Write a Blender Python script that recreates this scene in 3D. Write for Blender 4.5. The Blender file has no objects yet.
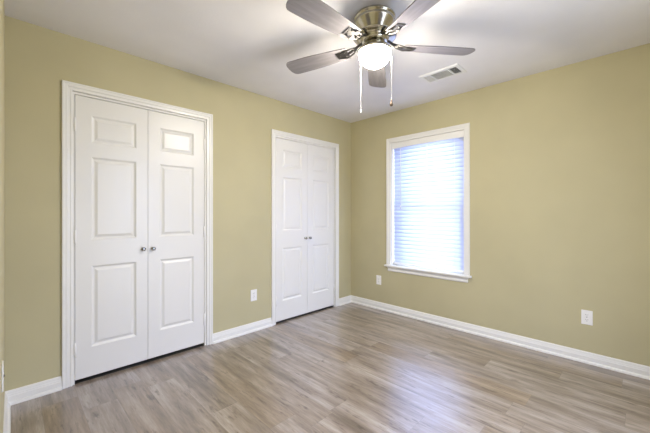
import bpy, bmesh, math
from mathutils import Vector, Matrix

sc = bpy.context.scene
COL = sc.collection
PI = math.pi

# ------------------------------------------------------------------ camera, sky, exposure
# world: origin below the camera; +X runs along the closet wall, +Y towards it
XW, YW, XD, YB, CH = 3.293, 2.812, -0.030, -0.56, 2.44      # window wall, closet wall, left wall, back wall, ceiling height
cam = bpy.data.cameras.new('camera')
cam_o = bpy.data.objects.new('camera', cam); COL.objects.link(cam_o)
cam_o.location = (0, 0, 1.1993)
cam_o.rotation_euler = (PI / 2, 0, math.radians(-44.8))
cam.sensor_width = 36.0
cam.lens = 315.8 / 650 * 36
cam.shift_y = -2.7 / 650
cam.clip_start = 0.005
sc.camera = cam_o

world = bpy.data.worlds.new('sky'); sc.world = world
world.use_nodes = True
bg = world.node_tree.nodes['Background']
# open sky above the horizon, duller ground below it
_wn = world.node_tree
_tc = _wn.nodes.new('ShaderNodeTexCoord'); _sx = _wn.nodes.new('ShaderNodeSeparateXYZ'); _cr = _wn.nodes.new('ShaderNodeValToRGB')
_wn.links.new(_tc.outputs['Generated'], _sx.inputs[0]); _wn.links.new(_sx.outputs['Z'], _cr.inputs['Fac']); _wn.links.new(_cr.outputs['Color'], bg.inputs['Color'])
_cr.color_ramp.elements[0].position = 0.0; _cr.color_ramp.elements[0].color = (0.30, 0.34, 0.42, 1)
_cr.color_ramp.elements[1].position = 0.04; _cr.color_ramp.elements[1].color = (0.60, 0.70, 1.0, 1)
bg.inputs['Strength'].default_value = 17.0
LAMP = 205.0
# daylight portals: the window and an unglazed opening added behind the viewer for fill light (they only guide the sky light)
def portal(name, loc, rot, sx, sy):
    l = bpy.data.lights.new(name, 'AREA'); l.shape = 'RECTANGLE'; l.size = sx; l.size_y = sy
    l.cycles.is_portal = True
    o = bpy.data.objects.new(name, l); COL.objects.link(o); o.location = loc; o.rotation_euler = rot
PX0, PX1, PZ = 1.20, 1.93, 2.03
portal('window_daylight', (XW + 0.15, 1.729, 1.316), (PI / 2, 0, PI / 2), 0.886, 1.512)
portal('added_opening_daylight', ((PX0 + PX1) / 2, YB - 0.121, PZ / 2), (PI / 2, 0, 0), PX1 - PX0, PZ)
sc.view_settings.view_transform = 'Standard'
sc.view_settings.look = 'None'
sc.view_settings.gamma = 1
sc.view_settings.use_curve_mapping = False
sc.view_settings.exposure = 0.18
sc.cycles.max_bounces = 12
sc.cycles.diffuse_bounces = 8
sc.cycles.transparent_max_bounces = 12
sc.cycles.caustics_reflective = False
sc.cycles.caustics_refractive = False
sc.cycles.use_denoising = True

# ------------------------------------------------------------------ materials
def new_mat(name):
    m = bpy.data.materials.new(name); m.use_nodes = True
    nt = m.node_tree
    return m, nt, nt.nodes['Principled BSDF']

def mth(nt, op, a, b=None, c=None):
    n = nt.nodes.new('ShaderNodeMath'); n.operation = op
    for i, v in enumerate((a, b, c)):
        if v is None: continue
        if isinstance(v, (int, float)): n.inputs[i].default_value = v
        else: nt.links.new(v, n.inputs[i])
    return n.outputs[0]

def noise(nt, vec, scale, detail=3, rough=0.55, dims='3D'):
    n = nt.nodes.new('ShaderNodeTexNoise'); n.noise_dimensions = dims
    n.inputs['Scale'].default_value = scale; n.inputs['Detail'].default_value = detail
    n.inputs['Roughness'].default_value = rough
    nt.links.new(vec, n.inputs['Vector'])
    return n.outputs['Fac']

def ramp(nt, fac, stops):
    r = nt.nodes.new('ShaderNodeValToRGB')
    while len(r.color_ramp.elements) < len(stops): r.color_ramp.elements.new(0.5)
    for e, (p, c) in zip(r.color_ramp.elements, stops):
        e.position = p; e.color = (*c, 1)
    nt.links.new(fac, r.inputs['Fac'])
    return r.outputs['Color']

def mixc(nt, fac, a, b, mode='MIX'):
    n = nt.nodes.new('ShaderNodeMix'); n.data_type = 'RGBA'; n.blend_type = mode
    for sock, v in ((n.inputs['Factor'], fac), (n.inputs['A'], a), (n.inputs['B'], b)):
        if isinstance(v, (int, float)): sock.default_value = v
        elif isinstance(v, tuple): sock.default_value = (*v, 1)
        else: nt.links.new(v, sock)
    return n.outputs['Result']

def bump(nt, bsdf, h, strength, dist):
    b = nt.nodes.new('ShaderNodeBump'); b.inputs['Strength'].default_value = strength
    b.inputs['Distance'].default_value = dist
    nt.links.new(h, b.inputs['Height']); nt.links.new(b.outputs['Normal'], bsdf.inputs['Normal'])

def objcoord(nt, scale=None):
    g = nt.nodes.new('ShaderNodeNewGeometry').outputs['Position']
    if scale:
        mp = nt.nodes.new('ShaderNodeMapping'); mp.inputs['Scale'].default_value = scale
        nt.links.new(g, mp.inputs['Vector']); g = mp.outputs['Vector']
    return g

def paint(name, col, rough, texture=0.0, tscale=120, spec=0.5, dist=0.001, var=0.04):
    m, nt, b = new_mat(name)
    p = objcoord(nt)
    v = noise(nt, p, 2.2, 2)
    d = tuple(c * (1 - var) for c in col); l = tuple(min(1, c * (1 + var)) for c in col)
    nt.links.new(ramp(nt, v, [(0.3, d), (0.7, l)]), b.inputs['Base Color'])
    b.inputs['Roughness'].default_value = rough
    b.inputs['Specular IOR Level'].default_value = spec
    if texture: bump(nt, b, noise(nt, p, tscale, 3), texture, dist)
    return m

def metal(name, col, rough):
    m, nt, b = new_mat(name)
    b.inputs['Metallic'].default_value = 1; b.inputs['Base Color'].default_value = (*col, 1)
    v = noise(nt, objcoord(nt), 60, 2)
    nt.links.new(mth(nt, 'MULTIPLY_ADD', v, 0.1, rough - 0.05), b.inputs['Roughness'])
    return m

M = {}
M['wall'] = paint('khaki_wall_paint', (0.50, 0.455, 0.280), 0.55, 0.25, 140, 0.3)
M['ceiling'] = paint('ceiling_paint', (0.80, 0.79, 0.80), 0.9, 0.5, 70, 0.2, 0.002)
M['trim'] = paint('white_trim_paint', (0.79, 0.78, 0.74), 0.3, var=0.01)
M['door'] = paint('white_door_paint', (0.775, 0.765, 0.73), 0.33, 0.06, 90, 0.5, 0.001, 0.01)
M['plastic'] = paint('white_plastic', (0.84, 0.83, 0.80), 0.3, var=0.01)
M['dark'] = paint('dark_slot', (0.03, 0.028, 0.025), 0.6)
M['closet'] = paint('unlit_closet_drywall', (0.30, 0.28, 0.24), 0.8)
M['nickel'] = metal('polished_nickel', (0.60, 0.57, 0.48), 0.22)
M['iron'] = metal('dark_nickel_arm', (0.09, 0.085, 0.08), 0.5)
M['chrome'] = metal('satin_chrome', (0.34, 0.34, 0.34), 0.18)
M['chain'] = paint('white_chain', (0.85, 0.84, 0.82), 0.3)
M['fob'] = paint('brown_wood_fob', (0.16, 0.11, 0.07), 0.4)
M['vent'] = paint('white_vent_enamel', (0.80, 0.80, 0.78), 0.35, var=0.01)
M['duct'] = paint('grey_duct', (0.10, 0.095, 0.08), 0.7)
M['vinyl'] = paint('white_vinyl', (0.82, 0.83, 0.84), 0.35, var=0.01)

def blade_mat():
    m, nt, b = new_mat('grey_wood_blade')
    tc = nt.nodes.new('ShaderNodeTexCoord').outputs['Object']
    mp = nt.nodes.new('ShaderNodeMapping'); mp.inputs['Scale'].default_value = (3, 40, 40)
    nt.links.new(tc, mp.inputs['Vector'])
    v = noise(nt, mp.outputs['Vector'], 1.0, 4, 0.6)
    nt.links.new(ramp(nt, v, [(0.25, (0.19, 0.175, 0.18)), (0.75, (0.29, 0.27, 0.275))]), b.inputs['Base Color'])
    b.inputs['Roughness'].default_value = 0.4
    return m
M['blade'] = blade_mat()

def floor_mat():
    m, nt, b = new_mat('weathered_oak_planks')
    pos = nt.nodes.new('ShaderNodeNewGeometry').outputs['Position']
    sp = nt.nodes.new('ShaderNodeSeparateXYZ'); nt.links.new(pos, sp.inputs[0])
    x, y = sp.outputs[0], sp.outputs[1]
    W, L = 0.178, 1.22
    u = mth(nt, 'DIVIDE', mth(nt, 'ADD', x, 5.03), W)
    row = mth(nt, 'FLOOR', u)
    wn = nt.nodes.new('ShaderNodeTexWhiteNoise'); wn.noise_dimensions = '1D'; nt.links.new(row, wn.inputs['W'])
    v = mth(nt, 'ADD', mth(nt, 'DIVIDE', mth(nt, 'ADD', y, 9.0), L), wn.outputs['Value'])
    colm = mth(nt, 'FLOOR', v)
    cb = nt.nodes.new('ShaderNodeCombineXYZ'); nt.links.new(row, cb.inputs[0]); nt.links.new(colm, cb.inputs[1])
    w2 = nt.nodes.new('ShaderNodeTexWhiteNoise'); w2.noise_dimensions = '2D'; nt.links.new(cb.outputs[0], w2.inputs['Vector'])
    pid = w2.outputs['Value']
    # grain, offset per plank
    off = mth(nt, 'MULTIPLY', pid, 37.0)
    c3 = nt.nodes.new('ShaderNodeCombineXYZ')
    nt.links.new(x, c3.inputs[0]); nt.links.new(y, c3.inputs[1]); nt.links.new(off, c3.inputs[2])
    def stretched(sx, sy):
        mp = nt.nodes.new('ShaderNodeMapping'); mp.inputs['Scale'].default_value = (sx, sy, 1)
        nt.links.new(c3.outputs[0], mp.inputs['Vector']); return mp.outputs['Vector']
    fine = noise(nt, stretched(75, 5.5), 1.0, 6, 0.75)
    broad = noise(nt, stretched(13, 1.5), 1.0, 4, 0.6)
    knot = noise(nt, stretched(20, 5.0), 1.0, 3, 0.6)
    fleck = noise(nt, stretched(42, 6.0), 1.0, 4, 0.7)
    base = ramp(nt, broad, [(0.32, (0.155, 0.118, 0.088)), (0.5, (0.290, 0.236, 0.190)), (0.68, (0.42, 0.365, 0.312))])
    tint = ramp(nt, pid, [(0.0, (0.88, 0.79, 0.67)), (0.35, (0.95, 0.93, 0.90)), (0.7, (1.0, 1.0, 1.02)), (1.0, (1.07, 1.06, 1.05))])
    c = mixc(nt, 1.0, base, tint, 'MULTIPLY')
    grain = ramp(nt, fine, [(0.3, (0.60, 0.57, 0.55)), (0.62, (1.08, 1.08, 1.08))])
    c = mixc(nt, 0.85, c, grain, 'MULTIPLY')
    kn = ramp(nt, knot, [(0.25, (0.28, 0.22, 0.19)), (0.37, (1, 1, 1))])
    c = mixc(nt, 0.9, c, kn, 'MULTIPLY')
    fl = ramp(nt, fleck, [(0.32, (0.42, 0.36, 0.32)), (0.43, (1, 1, 1))])
    c = mixc(nt, 0.8, c, fl, 'MULTIPLY')
    # seams
    fu = mth(nt, 'FRACT', u); fv = mth(nt, 'FRACT', v)
    eu = mth(nt, 'MULTIPLY', mth(nt, 'MINIMUM', fu, mth(nt, 'SUBTRACT', 1.0, fu)), W)
    ev = mth(nt, 'MULTIPLY', mth(nt, 'MINIMUM', fv, mth(nt, 'SUBTRACT', 1.0, fv)), L)
    e = mth(nt, 'MINIMUM', eu, ev)
    seam = mth(nt, 'LESS_THAN', e, 0.0014)
    c = mixc(nt, mth(nt, 'MULTIPLY', seam, 0.35), c, (0.12, 0.095, 0.075))
    nt.links.new(c, b.inputs['Base Color'])
    nt.links.new(mth(nt, 'MULTIPLY_ADD', fine, 0.12, 0.26), b.inputs['Roughness'])
    b.inputs['Specular IOR Level'].default_value = 0.8
    b.inputs['Coat Weight'].default_value = 1.0; b.inputs['Coat Roughness'].default_value = 0.27; b.inputs['Coat IOR'].default_value = 1.6
    h = mth(nt, 'SUBTRACT', mth(nt, 'MULTIPLY', fine, 0.5), mth(nt, 'MULTIPLY', seam, 1.0))
    bump(nt, b, h, 0.25, 0.001)
    return m
M['floor'] = floor_mat()

def globe_mat():
    m, nt, b = new_mat('lit_frosted_glass')
    b.inputs['Base Color'].default_value = (0.9, 0.88, 0.82, 1)
    b.inputs['Roughness'].default_value = 0.4
    b.inputs['Emission Color'].default_value = (1.0, 0.92, 0.80, 1)
    b.inputs['Emission Strength'].default_value = LAMP
    return m
M['globe'] = globe_mat()

def slat_mat():
    m, nt, b = new_mat('white_translucent_slat')
    out = nt.nodes['Material Output']
    b.inputs['Base Color'].default_value = (0.84, 0.85, 0.88, 1); b.inputs['Roughness'].default_value = 0.65; b.inputs['Specular IOR Level'].default_value = 0.2
    tr = nt.nodes.new('ShaderNodeBsdfTranslucent'); tr.inputs['Color'].default_value = (0.66, 0.74, 1.0, 1)
    mx = nt.nodes.new('ShaderNodeMixShader'); mx.inputs[0].default_value = 0.35
    nt.links.new(b.outputs[0], mx.inputs[1]); nt.links.new(tr.outputs[0], mx.inputs[2])
    nt.links.new(mx.outputs[0], out.inputs[0])
    return m
M['slat'] = slat_mat()

def glass_mat():
    m, nt, b = new_mat('window_glass')
    out = nt.nodes['Material Output']
    t = nt.nodes.new('ShaderNodeBsdfTransparent'); t.inputs['Color'].default_value = (0.95, 0.97, 0.97, 1)
    g = nt.nodes.new('ShaderNodeBsdfGlossy'); g.inputs['Roughness'].default_value = 0.02
    mx = nt.nodes.new('ShaderNodeMixShader'); mx.inputs[0].default_value = 0.08
    nt.links.new(t.outputs[0], mx.inputs[1]); nt.links.new(g.outputs[0], mx.inputs[2])
    nt.links.new(mx.outputs[0], out.inputs[0])
    return m
M['glass'] = glass_mat()

# ------------------------------------------------------------------ mesh helpers
class MB:
    def __init__(self): self.bm = bmesh.new()
    def box(self, x0, x1, y0, y1, z0, z1, bev=0.0, seg=2):
        t = bmesh.new()
        bmesh.ops.create_cube(t, size=1)
        for v in t.verts:
            v.co = Vector(((x0 + x1) / 2 + v.co.x * (x1 - x0), (y0 + y1) / 2 + v.co.y * (y1 - y0), (z0 + z1) / 2 + v.co.z * (z1 - z0)))
        if bev: bmesh.ops.bevel(t, geom=t.edges[:], offset=bev, segments=seg, affect='EDGES', profile=0.5)
        return self.take(t)
    def take(self, t, mat=None):
        if mat is not None: bmesh.ops.transform(t, matrix=mat, verts=t.verts[:])
        me = bpy.data.meshes.new('tmp'); t.to_mesh(me); t.free()
        self.bm.from_mesh(me); bpy.data.meshes.remove(me)
        return self
    def face(self, pts):
        self.bm.faces.new([self.bm.verts.new(p) for p in pts]); return self
    def lathe(self, prof, seg=40, mat=None, cap=True):
        """profile [(r, z)] turned about z"""
        t = bmesh.new(); rings = []
        for r, z in prof:
            rings.append([t.verts.new((r * math.cos(2 * PI * k / seg), r * math.sin(2 * PI * k / seg), z)) for k in range(seg)] if r > 1e-6 else [t.verts.new((0, 0, z))])
        for a, b in zip(rings, rings[1:]):
            for k in range(seg):
                k2 = (k + 1) % seg
                if len(a) == 1 and len(b) == 1: continue
                if len(a) == 1: f = [a[0], b[k], b[k2]]
                elif len(b) == 1: f = [a[k], b[0], a[k2]]
                else: f = [a[k], b[k], b[k2], a[k2]]
                t.faces.new(f)
        if cap:
            for r in (rings[0], rings[-1]):
                if len(r) > 1: t.faces.new(r)
        bmesh.ops.recalc_face_normals(t, faces=t.faces[:])
        for f in t.faces: f.smooth = len(f.verts) < 6
        return self.take(t, mat)
    def tube(self, pts, r, seg=10):
        t = bmesh.new(); pts = [Vector(p) for p in pts]; rings = []
        for i, p in enumerate(pts):
            d = (pts[min(i + 1, len(pts) - 1)] - pts[max(i - 1, 0)]).normalized()
            s = d.orthogonal().normalized() if i == 0 else (s - d * s.dot(d)).normalized()
            q = d.cross(s)
            rings.append([t.verts.new(p + (s * math.cos(2 * PI * k / seg) + q * math.sin(2 * PI * k / seg)) * r) for k in range(seg)])
        for a, b in zip(rings, rings[1:]):
            for k in range(seg): t.faces.new([a[k], a[(k + 1) % seg], b[(k + 1) % seg], b[k]])
        t.faces.new(rings[0]); t.faces.new(rings[-1])
        bmesh.ops.recalc_face_normals(t, faces=t.faces[:])
        for f in t.faces: f.smooth = len(f.verts) == 4
        return self.take(t)
    def sweep(self, path_fn, prof, closed=True):
        """prof: list of profile points; path_fn(point) gives the mitred run of positions for it"""
        t = bmesh.new()
        rows = [[t.verts.new(p) for p in path_fn(*q)] for q in prof]
        n = len(rows)
        for i in range(n if closed else n - 1):
            a, b = rows[i], rows[(i + 1) % n]
            for k in range(len(a) - 1): t.faces.new([a[k], a[k + 1], b[k + 1], b[k]])
        if closed:
            t.faces.new([r[0] for r in rows]); t.faces.new([r[-1] for r in rows])
        bmesh.ops.recalc_face_normals(t, faces=t.faces[:])
        return self.take(t)
    def build(self, name, mat, parent=None, loc=(0, 0, 0), rz=0.0):
        me = bpy.data.meshes.new(name); self.bm.normal_update(); self.bm.to_mesh(me); self.bm.free()
        me.materials.append(mat)
        o = bpy.data.objects.new(name, me); COL.objects.link(o)
        o.location = loc; o.rotation_euler = (0, 0, rz)
        if parent: o.parent = parent
        return o

def tag(o, label=None, cat=None, group=None, kind=None):
    if label: o['label'] = label
    if cat: o['category'] = cat
    if group: o['group'] = group
    if kind: o['kind'] = kind
    return o

def empty(name, loc, rz=0.0):
    o = bpy.data.objects.new(name, None); COL.objects.link(o)
    o.location = loc; o.rotation_euler = (0, 0, rz); o.empty_display_size = 0.1
    return o

def copy_tree(o, parent=None):
    c = o.copy(); COL.objects.link(c)
    if parent: c.parent = parent
    for ch in list(o.children): copy_tree(ch, c)
    return c

# wall frames: local x runs right as one faces the wall, local y goes INTO the wall, z up
FR_A = dict(loc=(0, YW, 0), rz=0.0)               # closet wall, local x = X
FR_B = dict(loc=(XW, 0, 0), rz=-PI / 2)           # window wall, local x = -Y
FR_C = dict(loc=(XD, 0, 0), rz=PI / 2)            # left wall,   local x = Y
FR_K = dict(loc=(0, YB, 0), rz=PI)                # back wall,   local x = -X
S = 'structure'

# ------------------------------------------------------------------ room shell
T = 0.12
b = MB(); b.box(XD - T, XW + T + 0.02, YB - T, YW + 0.85, -0.06, 0.0)
tag(b.build('floor', M['floor']), 'weathered grey-brown oak plank floor running towards the closets', 'floor', kind=S)
b = MB(); b.box(XD - T, XW + T + 0.02, YB - T, YW + 0.85, CH, CH + 0.06)
tag(b.build('ceiling', M['ceiling']), 'white lightly textured ceiling around the fan', 'ceiling', kind=S)

# closet openings (jamb outer sizes) in local X, window opening in local x of its wall
C1 = (0.300, 1.262); C2 = (2.025, 2.970); OT = 2.056
b = MB()
for x0, x1 in ((XD - T, C1[0]), (C1[1], C2[0]), (C2[1], XW + T)): b.box(x0, x1, 0, T, 0, CH)
for x0, x1 in (C1, C2): b.box(x0, x1, 0, T, OT, CH)
tag(b.build('wall_left', M['wall'], **FR_A), 'khaki wall holding the two pairs of closet doors', 'wall', kind=S)

WX0, WX1, WZ0, WZ1 = -2.172, -1.286, 0.56, 2.072
b = MB(); b.box(-YW, WX0, 0, T + 0.02, 0, CH); b.box(WX1, -YB, 0, T + 0.02, 0, CH)
b.box(WX0, WX1, 0, T + 0.02, 0, WZ0); b.box(WX0, WX1, 0, T + 0.02, WZ1, CH)
tag(b.build('wall_right', M['wall'], **FR_B), 'khaki wall around the window with blinds', 'wall', kind=S)
b = MB(); b.box(YB, YW, 0, T, 0, CH)
tag(b.build('wall_near', M['wall'], **FR_C), 'sliver of khaki wall at the far left edge of the photo', 'wall', kind=S)
b = MB(); b.box(-XW - T, -PX1, 0, T, 0, CH); b.box(-PX0, -XD + T, 0, T, 0, CH); b.box(-PX1, -PX0, 0, T, PZ, CH)  # opening added in this wall to let in extra daylight
tag(b.build('wall_back', M['wall'], **FR_K), 'khaki wall behind the viewer', 'wall', kind=S)
# closet interiors (dark, behind the closed doors)
b = MB()
y0, y1 = T, 0.8
b.box(XD - T, XW + T, y1, y1 + 0.05, 0, CH)
for x in (XD - T, 1.60, XW + T - 0.05): b.box(x, x + 0.05, y0, y1, 0, CH)
tag(b.build('wall_closet', M['closet'], **FR_A), 'dark closet interior seen only through the gaps under the doors', 'wall', kind=S)

# baseboards: profile (distance from wall, height), with a quarter-round shoe
BASE = [(0, 0), (0.027, 0), (0.0265, 0.008), (0.023, 0.015), (0.0165, 0.019), (0.0145, 0.020), (0.0145, 0.052), (0.0115, 0.057),
        (0.0115, 0.062), (0.0085, 0.070), (0.0080, 0.077), (0.0045, 0.086), (0, 0.088)]
def baseboard(name, label, x0, x1, fr, m0=0, m1=0):
    """m0/m1 = 1 mitres that end into an inside corner"""
    b = MB()
    b.sweep(lambda d, z: [(x0 + m0 * d, -d, z), (x1 - m1 * d, -d, z)], BASE)
    return tag(b.build(name, M['trim'], **fr), label, 'baseboard', kind=S)
baseboard('baseboard_left', 'white baseboard at far left, between left wall and first closet casing', XD, 0.2445, FR_A, 1, 0)
baseboard('baseboard_middle', 'white baseboard between the two closet casings, under the wall outlet', 1.3195, 1.9775, FR_A)
baseboard('baseboard_corner', 'very short white baseboard between second closet casing and room corner', 3.0335, XW, FR_A, 0, 1)
baseboard('baseboard_right', 'long white baseboard along the wall under the window', -YW, -YB, FR_B, 1, 1)
baseboard('baseboard_near', 'white baseboard running down the left edge of the photo', YB, YW, FR_C, 1, 1)
baseboard('baseboard_back', 'white baseboard behind the viewer', -PX0, -XD, FR_K, 0, 1)

# door and window casings: profile (inward offset from outer edge, projection from wall)
CAS = [(0, 0), (0, 0.015), (0.003, 0.0175), (0.010, 0.0175), (0.014, 0.0150), (0.030, 0.0145), (0.034, 0.0105), (0.046, 0.0095), (0.049, 0.0120), (0.054, 0.0115), (0.057, 0.008), (0.057, 0)]
def door_casing(name, label, x0, x1, z1, jx0, jx1, jz):
    root = tag(empty(name, **FR_A), label, 'door frame', kind=S)
    b = MB()
    b.sweep(lambda u, d: [(x0 + u, -d, 0), (x0 + u, -d, z1 - u), (x1 - u, -d, z1 - u), (x1 - u, -d, 0)], CAS)
    b.build('casing', M['trim'], root)
    b = MB()
    b.box(jx0 - 0.019, jx0, 0.0, T, 0, jz + 0.019); b.box(jx1, jx1 + 0.019, 0.0, T, 0, jz + 0.019)
    b.box(jx0, jx1, 0.0, T, jz, jz + 0.019)
    b.box(jx0, jx1, 0.040, 0.052, jz - 0.011, jz)                 # head stop
    b.build('jamb', M['trim'], root)
    b = MB(); b.box(jx0, jx1, 0.004, 0.060, 0, 0.004, 0.0012)  # dark strip added to paint the shade in the gap under the doors
    b.build('gap_shade_strip', M['dark'], root)
    return root
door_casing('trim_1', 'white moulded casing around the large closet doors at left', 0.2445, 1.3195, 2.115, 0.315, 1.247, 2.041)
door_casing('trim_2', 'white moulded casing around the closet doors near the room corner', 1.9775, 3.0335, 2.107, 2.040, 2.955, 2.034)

# ------------------------------------------------------------------ closet doors
RINGS = [(0.0, 0.0), (0.004, 0.0025), (0.012, 0.0095), (0.017, 0.0105), (0.022, 0.0098), (0.036, 0.0030), (0.039, 0.0022)]
def leaf(name, label, x0, x1, z0, z1, panels, hinge_side, knob_x, knob_z, xin):
    w, h, dp = x1 - x0, z1 - z0, 0.035
    t = bmesh.new()
    def quad(p): t.faces.new([t.verts.new(q) for q in p])
    xs = [0.0, xin[0], xin[1], w]
    zs = [0.0] + [z - z0 for p in panels for z in p] + [h]
    for i in range(3):
        for k in range(len(zs) - 1):
            a0, a1, c0, c1 = xs[i], xs[i + 1], zs[k], zs[k + 1]
            if i == 1 and k % 2 == 1:
                for (o0, d0), (o1, d1) in zip(RINGS, RINGS[1:]):
                    A = [(a0 + o0, d0, c0 + o0), (a1 - o0, d0, c0 + o0), (a1 - o0, d0, c1 - o0), (a0 + o0, d0, c1 - o0)]
                    B = [(a0 + o1, d1, c0 + o1), (a1 - o1, d1, c0 + o1), (a1 - o1, d1, c1 - o1), (a0 + o1, d1, c1 - o1)]
                    for j in range(4): quad([A[j], A[(j + 1) % 4], B[(j + 1) % 4], B[j]])
                quad(B)
            else: quad([(a0, 0, c0), (a1, 0, c0), (a1, 0, c1), (a0, 0, c1)])
    quad([(0, dp, 0), (0, dp, h), (w, dp, h), (w, dp, 0)])
    for p, q in (((0, 0), (w, 0)), ((w, 0), (w, h)), ((w, h), (0, h)), ((0, h), (0, 0))):
        quad([(p[0], 0, p[1]), (p[0], dp, p[1]), (q[0], dp, q[1]), (q[0], 0, q[1])])
    bmesh.ops.remove_doubles(t, verts=t.verts[:], dist=1e-5)
    bmesh.ops.recalc_face_normals(t, faces=t.faces[:])
    b = MB(); b.take(t)
    o = tag(b.build(name, M['door'], loc=(x0, YW + 0.003, z0)), label, 'door', kind=S)
    # hinges: knuckle barrel with tips and the two leaf edges
    hx = -0.0012 if hinge_side < 0 else w + 0.0012
    for hz in (0.242, 1.037, 1.828):
        g = MB()
        mt = Matrix.Translation((hx, -0.0065, hz - z0))
        g.lathe([(0.0, -0.050), (0.004, -0.049), (0.0052, -0.046), (0.0062, -0.0455), (0.0062, 0.0455), (0.0052, 0.046), (0.004, 0.049), (0, 0.050)], 14, mt)
        for zz in (-0.0275, -0.0092, 0.0092, 0.0275): g.lathe([(0.0066, zz - 0.0006), (0.0066, zz + 0.0006)], 14, mt)
        g.box(hx - 0.0022, hx + 0.0022, -0.006, 0.012, hz - z0 - 0.0445, hz - z0 + 0.0445)
        g.build('hinge', M['plastic'], o)
    k = MB()
    rot = Matrix.Translation((knob_x - x0, 0.0, knob_z - z0)) @ Matrix.Rotation(PI / 2, 4, 'X')
    k.lathe([(0.0, 0.0), (0.0125, 0.0), (0.0125, 0.002), (0.010, 0.004), (0.0055, 0.006), (0.0050, 0.013), (0.0075, 0.016), (0.0125, 0.019),
             (0.0155, 0.0235), (0.0155, 0.0275), (0.0125, 0.0315), (0.0065, 0.0335), (0.0, 0.034)], 28, rot)
    tag(k.build('knob', M['chrome'], o), 'small round chrome knob')
    return o
P3 = [(0.235, 0.822), (1.010, 1.610), (1.715, 1.911)]
leaf('door_1', 'left leaf of the large white panelled closet doors', 0.3185, 0.7805, 0.026, 2.037, P3, -1, 0.7455, 0.920, (0.0925, 0.3815))
leaf('door_2', 'right leaf of the large white panelled closet doors, lamp reflecting in it', 0.7835, 1.2435, 0.026, 2.037, P3, 1, 0.8185, 0.917, (0.0870, 0.3680))
leaf('door_3', 'left leaf of the white closet doors near the room corner', 2.0435, 2.4965, 0.022, 2.030, P3, -1, 2.4625, 0.913, (0.0900, 0.3700))
leaf('door_4', 'right leaf of the white closet doors, beside the room corner', 2.4995, 2.9515, 0.022, 2.030, P3, 1, 2.5330, 0.912, (0.0850, 0.3640))

# ------------------------------------------------------------------ window
win = tag(empty('window_1', **FR_B), 'white framed window behind the blinds', 'window', kind=S)
x0, x1, zt, zb = -2.229, -1.234, 2.119, 0.574
b = MB()
b.sweep(lambda u, d: [(x0 + u, -d, zb), (x0 + u, -d, zt - u), (x1 - u, -d, zt - u), (x1 - u, -d, zb)], CAS)
b.build('casing', M['trim'], win)
b = MB()      # extension jambs lining the opening
b.box(WX0, WX0 + 0.010, 0, T, zb, WZ1); b.box(WX1 - 0.010, WX1, 0, T, zb, WZ1); b.box(WX0 + 0.01, WX1 - 0.01, 0, T, WZ1 - 0.010, WZ1)
b.build('jamb', M['trim'], win)
b = MB()      # stool with rounded nose, horns past the casing
b.box(-2.246, -1.212, -0.042, 0.0, zb - 0.020, zb + 0.001, 0.006, 3); b.box(WX0, WX1, -0.002, T, zb - 0.020, zb + 0.001)
b.build('sill', M['trim'], win)
b = MB()      # moulded apron with returned ends
AP = [(0, 0), (0.0, 0.022), (0.010, 0.020), (0.020, 0.013), (0.034, 0.0115), (0.038, 0.015), (0.050, 0.013), (0.056, 0.009), (0.056, 0)]
b.sweep(lambda u, d: [(-2.212 + 0.018 - d, 0, zb - 0.020 - u), (-2.212 + 0.018 - d, -d, zb - 0.020 - u), (-1.248 - 0.018 + d, -d, zb - 0.020 - u), (-1.248 - 0.018 + d, 0, zb - 0.020 - u)], AP, True)
b.build('apron', M['trim'], win)
fx0, fx1, fz0, fz1 = WX0 + 0.010, WX1 - 0.010, zb, WZ1 - 0.010
b = MB()
b.box(fx0, fx0 + 0.018, 0.085, 0.135, fz0, fz1); b.box(fx1 - 0.018, fx1, 0.085, 0.135, fz0, fz1)
b.box(fx0, fx1, 0.085, 0.135, fz0, fz0 + 0.03); b.box(fx0, fx1, 0.085, 0.135, fz1 - 0.03, fz1)
b.build('window_frame', M['vinyl'], win)
zm = (fz0 + fz1) / 2
for (a0, a1, ya) in ((zm - 0.02, fz1 - 0.03, 0.112), (fz0 + 0.03, zm + 0.02, 0.090)):
    b = MB(); s = 0.028
    sx0, sx1 = fx0 + 0.018, fx1 - 0.018
    b.box(sx0, sx0 + s, ya, ya + 0.022, a0, a1); b.box(sx1 - s, sx1, ya, ya + 0.022, a0, a1)
    b.box(sx0 + s, sx1 - s, ya, ya + 0.022, a0, a0 + s); b.box(sx0 + s, sx1 - s, ya, ya + 0.022, a1 - s, a1)
    so = b.build('sash', M['vinyl'], win)
    g = MB(); g.box(sx0 + s - 0.004, sx1 - s + 0.004, ya + 0.009, ya + 0.013, a0 + s - 0.004, a1 - s + 0.004)
    g.build('pane', M['glass'], so)

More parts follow.
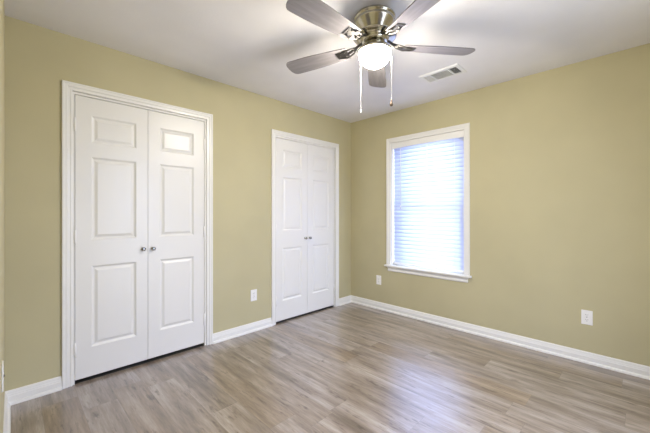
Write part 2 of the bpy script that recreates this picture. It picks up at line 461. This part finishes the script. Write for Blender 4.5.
# ------------------------------------------------------------------ horizontal blind
bl = tag(empty('window_blind', **FR_B), 'white horizontal slat blind closed across the window', 'blind')
bx0, bx1 = WX0 + 0.016, WX1 - 0.013
b = MB(); b.box(bx0 - 0.003, bx1 + 0.002, 0.004, 0.018, 1.990, 2.060, 0.003)
b.build('valance', M['plastic'], bl)
b = MB(); b.box(bx0, bx1, 0.019, 0.068, 2.005, 2.058)
b.build('headrail', M['vinyl'], bl)
b = MB()
pitch, sw, tilt = 0.0452, 0.055, math.radians(70)
yc = 0.044
nsl = 31; ztop = 1.985
for i in range(nsl):
    zc = ztop - i * pitch
    if zc < 0.625: break
    t = bmesh.new(); n = 6; rows = []
    for k in range(n + 1):
        s = (k / n - 0.5) * sw
        crown = 0.0035 * (1 - (2 * k / n - 1) ** 2)
        # room-side edge low, tilted nearly closed, slightly crowned
        yy = -s * math.cos(tilt) - crown * math.sin(tilt)
        zz = -s * math.sin(tilt) * 1 + crown * math.cos(tilt) * -1
        rows.append((yc + yy, zc + zz))
    th = 0.0026
    nx = math.sin(tilt) * th; nz = -math.cos(tilt) * th
    top = [[t.verts.new((x, y, z)) for (y, z) in rows] for x in (bx0 + 0.003, bx1 - 0.003)]
    bot = [[t.verts.new((x, y + nx, z + nz)) for (y, z) in rows] for x in (bx0 + 0.003, bx1 - 0.003)]
    for k in range(n):
        t.faces.new([top[0][k], top[0][k + 1], top[1][k + 1], top[1][k]])
        t.faces.new([bot[0][k], bot[0][k + 1], bot[1][k + 1], bot[1][k]])
    for k in (0, n): t.faces.new([top[0][k], top[1][k], bot[1][k], bot[0][k]])
    for e in (0, 1): t.faces.new(top[e] + bot[e][::-1])
    bmesh.ops.recalc_face_normals(t, faces=t.faces[:])
    for f in t.faces: f.smooth = len(f.verts) == 4
    b.take(t)
b.build('slats', M['slat'], bl)
b = MB(); b.box(bx0 + 0.002, bx1 - 0.002, yc - 0.025, yc + 0.025, 0.590, 0.608, 0.004)
b.build('bottom_rail', M['plastic'], bl)
for xc in (-2.03, -1.71, -1.40):
    b = MB()
    for yy in (0.0205, 0.0675): b.tube([(xc, yy, 0.600), (xc, yy, 2.0)], 0.0011, 6)
    b.build('ladder_cord', M['chain'], bl)
b = MB(); b.tube([(-2.045, 0.012, 1.996), (-2.045, 0.012, 1.30)], 0.004, 8); b.tube([(-2.045, 0.012, 1.30), (-2.045, 0.012, 1.26)], 0.0055, 8)
b.build('tilt_wand', M['plastic'], bl)

# ------------------------------------------------------------------ wall outlets
def outlet(fr, xc, zc, label):
    loc = Matrix.Rotation(fr['rz'], 3, 'Z') @ Vector((xc, 0, zc)) + Vector(fr['loc'])
    r = tag(empty('wall_outlet', loc, fr['rz']), label, 'outlet', 'duplex wall outlets')
    b = MB(); b.box(-0.0355, 0.0355, -0.0055, 0.0, -0.0575, 0.0575, 0.0022, 2); b.build('cover_plate', M['plastic'], r)
    for s in (1, -1):
        b = MB()
        t = bmesh.new(); pr = []
        for k in range(28):       # receptacle face: a circle cut flat at top and bottom
            a = 2 * PI * k / 28
            pr.append((0.0172 * math.cos(a), max(-0.0135, min(0.0135, 0.0172 * math.sin(a)))))
        f0 = [t.verts.new((x, -0.0072, z + s * 0.0195)) for x, z in pr]; f1 = [t.verts.new((x, -0.004, z + s * 0.0195)) for x, z in pr]
        t.faces.new(f0)
        for k in range(28): t.faces.new([f0[k], f0[(k + 1) % 28], f1[(k + 1) % 28], f1[k]])
        bmesh.ops.remove_doubles(t, verts=t.verts[:], dist=1e-6)
        bmesh.ops.recalc_face_normals(t, faces=t.faces[:])
        b.take(t); rc = b.build('receptacle', M['plastic'], r)
        b = MB()
        for dx, hh in ((-0.0063, 0.0085), (0.0063, 0.0068)):
            b.box(dx - 0.0011, dx + 0.0011, -0.0076, -0.0068, s * 0.0195 + 0.0035 - hh / 2, s * 0.0195 + 0.0035 + hh / 2)
        b.lathe([(0, 0), (0.0024, 0), (0.0024, 0.0008), (0, 0.0008)], 12, Matrix.Translation((0, -0.0068, s * 0.0195 - 0.0075)) @ Matrix.Rotation(PI / 2, 4, 'X'))
        b.build('slots', M['dark'], rc)
    b = MB(); b.lathe([(0, 0), (0.0030, 0), (0.0026, 0.0011), (0, 0.0013)], 14, Matrix.Translation((0, -0.0055, 0)) @ Matrix.Rotation(PI / 2, 4, 'X'))
    b.build('screw', M['chrome'], r)
    return r
outlet(FR_A, 1.7615, 0.3655, 'white duplex wall outlet between the two pairs of closet doors')
outlet(FR_B, -2.350, 0.3640, 'small white duplex wall outlet just left of and below the window')
outlet(FR_B, -0.3185, 0.3640, 'white duplex wall outlet on the bare wall right of the window')
# cable plate on the left wall, seen edge-on
cl = Matrix.Rotation(PI / 2, 3, 'Z') @ Vector((1.98, 0, 0.487)) + Vector(FR_C['loc'])
cp = tag(empty('cable_plate', cl, PI / 2), 'white wall plate with small metal connector at the extreme left edge', 'wall plate')
b = MB(); b.box(-0.035, 0.035, -0.0055, 0, -0.0575, 0.0575, 0.0022); b.build('cover_plate', M['plastic'], cp)
b = MB(); b.lathe([(0, 0), (0.0065, 0), (0.0065, 0.0015), (0.0048, 0.0015), (0.0048, 0.004), (0.0, 0.004)], 12, Matrix.Translation((0, -0.0055, 0)) @ Matrix.Rotation(PI / 2, 4, 'X'))
tag(b.build('connector', M['chrome'], cp), 'metal coaxial connector')

# ------------------------------------------------------------------ ceiling air register
vr = tag(empty('air_vent', (2.7125, 1.254, CH)), 'white ceiling air vent with three louvre banks near the fan', 'vent')
hx, hy = 0.103, 0.176          # half sizes in X and Y
ox, oy = 0.068, 0.148          # half opening
b = MB()
RP = [(0, 0), (0, -0.003), (0.006, -0.008), (0.012, -0.009), (0.033, -0.009), (0.033, 0)]
def ring(u, z):
    a, c = hx - u, hy - u * (hy - oy) / 0.033 if u else hy
    a = hx - u * (hx - ox) / 0.033
    return [(-a, -c, z), (a, -c, z), (a, c, z), (-a, c, z), (-a, -c, z)]
b.sweep(ring, RP[:-1], False)
b.sweep(ring, [(0.033, -0.009), (0.033, -0.001)], False)
for yd in (-0.078, 0.084): b.box(-ox, ox, yd - 0.006, yd + 0.006, -0.009, -0.001)
b.build('frame', M['vent'], vr)
b = MB(); b.box(-ox, ox, -oy, oy, -0.0012, -0.0002); b.build('duct_opening', M['duct'], vr)
def louvres(y0, y1, along_y, tilt, n):
    b = MB(); t0 = 0.0007
    for k in range(n):
        t = bmesh.new(); bmesh.ops.create_cube(t, size=1)
        if along_y:
            c = -ox + (k + 0.5) * 2 * ox / n
            mt = Matrix.Translation((c, (y0 + y1) / 2, -0.0050)) @ Matrix.Rotation(tilt, 4, 'Y') @ Matrix.Diagonal((0.0085, y1 - y0, t0, 1))
        else:
            c = y0 + (k + 0.5) * (y1 - y0) / n
            mt = Matrix.Translation((0, c, -0.0050)) @ Matrix.Rotation(tilt, 4, 'X') @ Matrix.Diagonal((2 * ox, 0.0085, t0, 1))
        b.take(t, mt)
    b.build('louvre_bank', M['vent'], vr)
louvres(0.090, oy, False, math.radians(-75), 8)
louvres(-0.072, 0.078, True, math.radians(-46), 14)
louvres(-oy, -0.084, False, math.radians(52), 7)

# ------------------------------------------------------------------ ceiling fan
FX, FY = 1.632, 1.198
fan = tag(empty('ceiling_fan', (FX, FY, CH)), 'five-bladed flush ceiling fan with nickel housing and lit glass bowl', 'ceiling fan')
b = MB()
b.lathe([(0.0, 0), (0.127, 0.0), (0.130, -0.006), (0.128, -0.013), (0.122, -0.016), (0.121, -0.028), (0.124, -0.032), (0.121, -0.038), (0.112, -0.050),
         (0.100, -0.066), (0.089, -0.082), (0.081, -0.096), (0.078, -0.104), (0.0, -0.104)], 56)
b.build('canopy', M['nickel'], fan)
b = MB()
b.lathe([(0.0, -0.104), (0.076, -0.104), (0.088, -0.107), (0.116, -0.113), (0.133, -0.119), (0.136, -0.124), (0.131, -0.128), (0.110, -0.127), (0.090, -0.130), (0.084, -0.135),
         (0.083, -0.149), (0.077, -0.154), (0.055, -0.156), (0.0, -0.156)], 56)
b.build('motor_housing', M['nickel'], fan)
b = MB()
b.lathe([(0.0, -0.156), (0.046, -0.156), (0.050, -0.158), (0.058, -0.162), (0.070, -0.168), (0.084, -0.184), (0.098, -0.199), (0.107, -0.210), (0.109, -0.218), (0.105, -0.222), (0.0, -0.222)], 56)
fit = b.build('light_fitter', M['nickel'], fan)
b = MB()
gp = [(0.099, -0.216), (0.101, -0.222)]
for k in range(1, 15):
    a = k / 14 * PI / 2
    gp.append((0.101 * math.cos(a), -0.222 - 0.093 * math.sin(a)))
gp[-1] = (0.0, -0.315)
b.lathe([(0.0, -0.216)] + gp, 56)
tag(b.build('glass_bowl', M['globe'], fan), 'glowing frosted glass bowl')
# blades
def blade_mesh():
    t = bmesh.new()
    L0, L1 = 0.185, 0.660
    out = []
    N = 14
    for k in range(N + 1):      # one long side
        s = k / N
        x = L0 + (L1 - 0.05 - L0) * s
        out.append((x, 0.050 + 0.021 * math.sin(min(1, s * 1.15) * PI / 2)))
    hw = out[-1][1]
    for k in range(1, 10):      # rounded tip
        a = PI / 2 - k / 10 * PI
        cx = abs(math.cos(a)) ** 0.75; sy = math.copysign(abs(math.sin(a)) ** 0.75, math.sin(a))
        out.append((L1 - 0.05 + 0.05 * cx, hw * sy))
    out += [(x, -y) for x, y in out[:N + 1]][::-1]
    up = [t.verts.new((x, y, 0.003)) for x, y in out]; dn = [t.verts.new((x, y, -0.003)) for x, y in out]
    t.faces.new(up); t.faces.new(dn[::-1])
    n = len(out)
    for k in range(n): t.faces.new([up[k], dn[k], dn[(k + 1) % n], up[(k + 1) % n]])
    bmesh.ops.recalc_face_normals(t, faces=t.faces[:])
    return t
PITCH = math.radians(11)
bm_b = MB(); bm_b.take(blade_mesh(), Matrix.Rotation(PITCH, 4, 'X'))
blade0 = bm_b.build('blade', M['blade'], fan)
blade0.location = (0, 0, -0.178)
ib = MB()      # curved arm from motor, forked plate under the blade
ib.tube([(0.070, 0, 0.038), (0.095, 0, 0.034), (0.125, 0.004, 0.018), (0.150, 0.002, 0.004), (0.185, 0, -0.005)], 0.008, 10)
for s in (-1, 1):
    ib.tube([(0.120, s * 0.002, 0.020), (0.150, s * 0.022, 0.004 + s * 0.004), (0.195, s * 0.034, -0.006 + s * 0.0066), (0.240, s * 0.020, -0.006 + s * 0.004)], 0.006, 8)
t = bmesh.new(); bmesh.ops.create_cube(t, size=1)
ib.take(t, Matrix.Rotation(PITCH, 4, 'X') @ Matrix.Translation((0.222, 0, -0.005)) @ Matrix.Diagonal((0.085, 0.060, 0.004, 1)))
for px_, py_ in ((0.205, 0.018), (0.205, -0.018), (0.245, 0)):
    ib.lathe([(0, 0), (0.005, 0), (0.004, -0.003), (0, -0.0035)], 12, Matrix.Rotation(PITCH, 4, 'X') @ Matrix.Translation((px_, py_, -0.007)))
ib.build('blade_iron', M['iron'], blade0)
A0 = -38.0
blade0.rotation_euler = (0, 0, math.radians(A0))
for k in range(1, 5):
    c = copy_tree(blade0, fan)
    c.rotation_euler = (0, 0, math.radians(A0 + 72 * k))
# pull chains: beads on a thin cord, from the fitter's sides
RX, RY = math.sin(math.radians(45.2)), -math.cos(math.radians(45.2))
def chain(off, fwd, zend, fobkind):
    px_, py_ = RX * off + math.cos(math.radians(45.2)) * fwd, RY * off + math.sin(math.radians(45.2)) * fwd
    zt_ = -0.200
    b = MB()
    rr = math.hypot(px_, py_); k0 = 0.095 / rr
    b.tube([(px_ * k0, py_ * k0, zt_), (px_ * (1 + k0) / 2, py_ * (1 + k0) / 2, zt_ + 0.001), (px_, py_, zt_ - 0.006), (px_, py_, zt_ - 0.015), (px_, py_, zend - CH)], 0.0011, 8)
    n = int((zt_ - 0.02 - (zend - CH)) / 0.0075)
    for k in range(n):
        z = zt_ - 0.02 - k * 0.0075
        b.lathe([(0, 0.0018), (0.0013, 0.0012), (0.0018, 0), (0.0013, -0.0012), (0, -0.0018)], 8, Matrix.Translation((px_, py_, z)))
    co = b.build('pull_chain', M['chain'], fan)
    b = MB(); m = Matrix.Translation((px_, py_, zend - CH))
    if fobkind:
        b.lathe([(0, 0.004), (0.003, 0.002), (0.0035, -0.006), (0.006, -0.016), (0.0098, -0.026), (0.0105, -0.032), (0.007, -0.039), (0, -0.042)], 20, m)
        tag(b.build('fob', M['fob'], co), 'teardrop brown wood fob')
    else:
        b.lathe([(0, 0.003), (0.0028, 0.002), (0.0032, -0.004), (0.005, -0.012), (0.0052, -0.016), (0.003, -0.019), (0, -0.020)], 16, m)
        tag(b.build('fob', M['chain'], co), 'small white bead fob')
chain(-0.0785, 0.078, 1.883, False)
chain(0.0965, -0.050, 1.904, True)
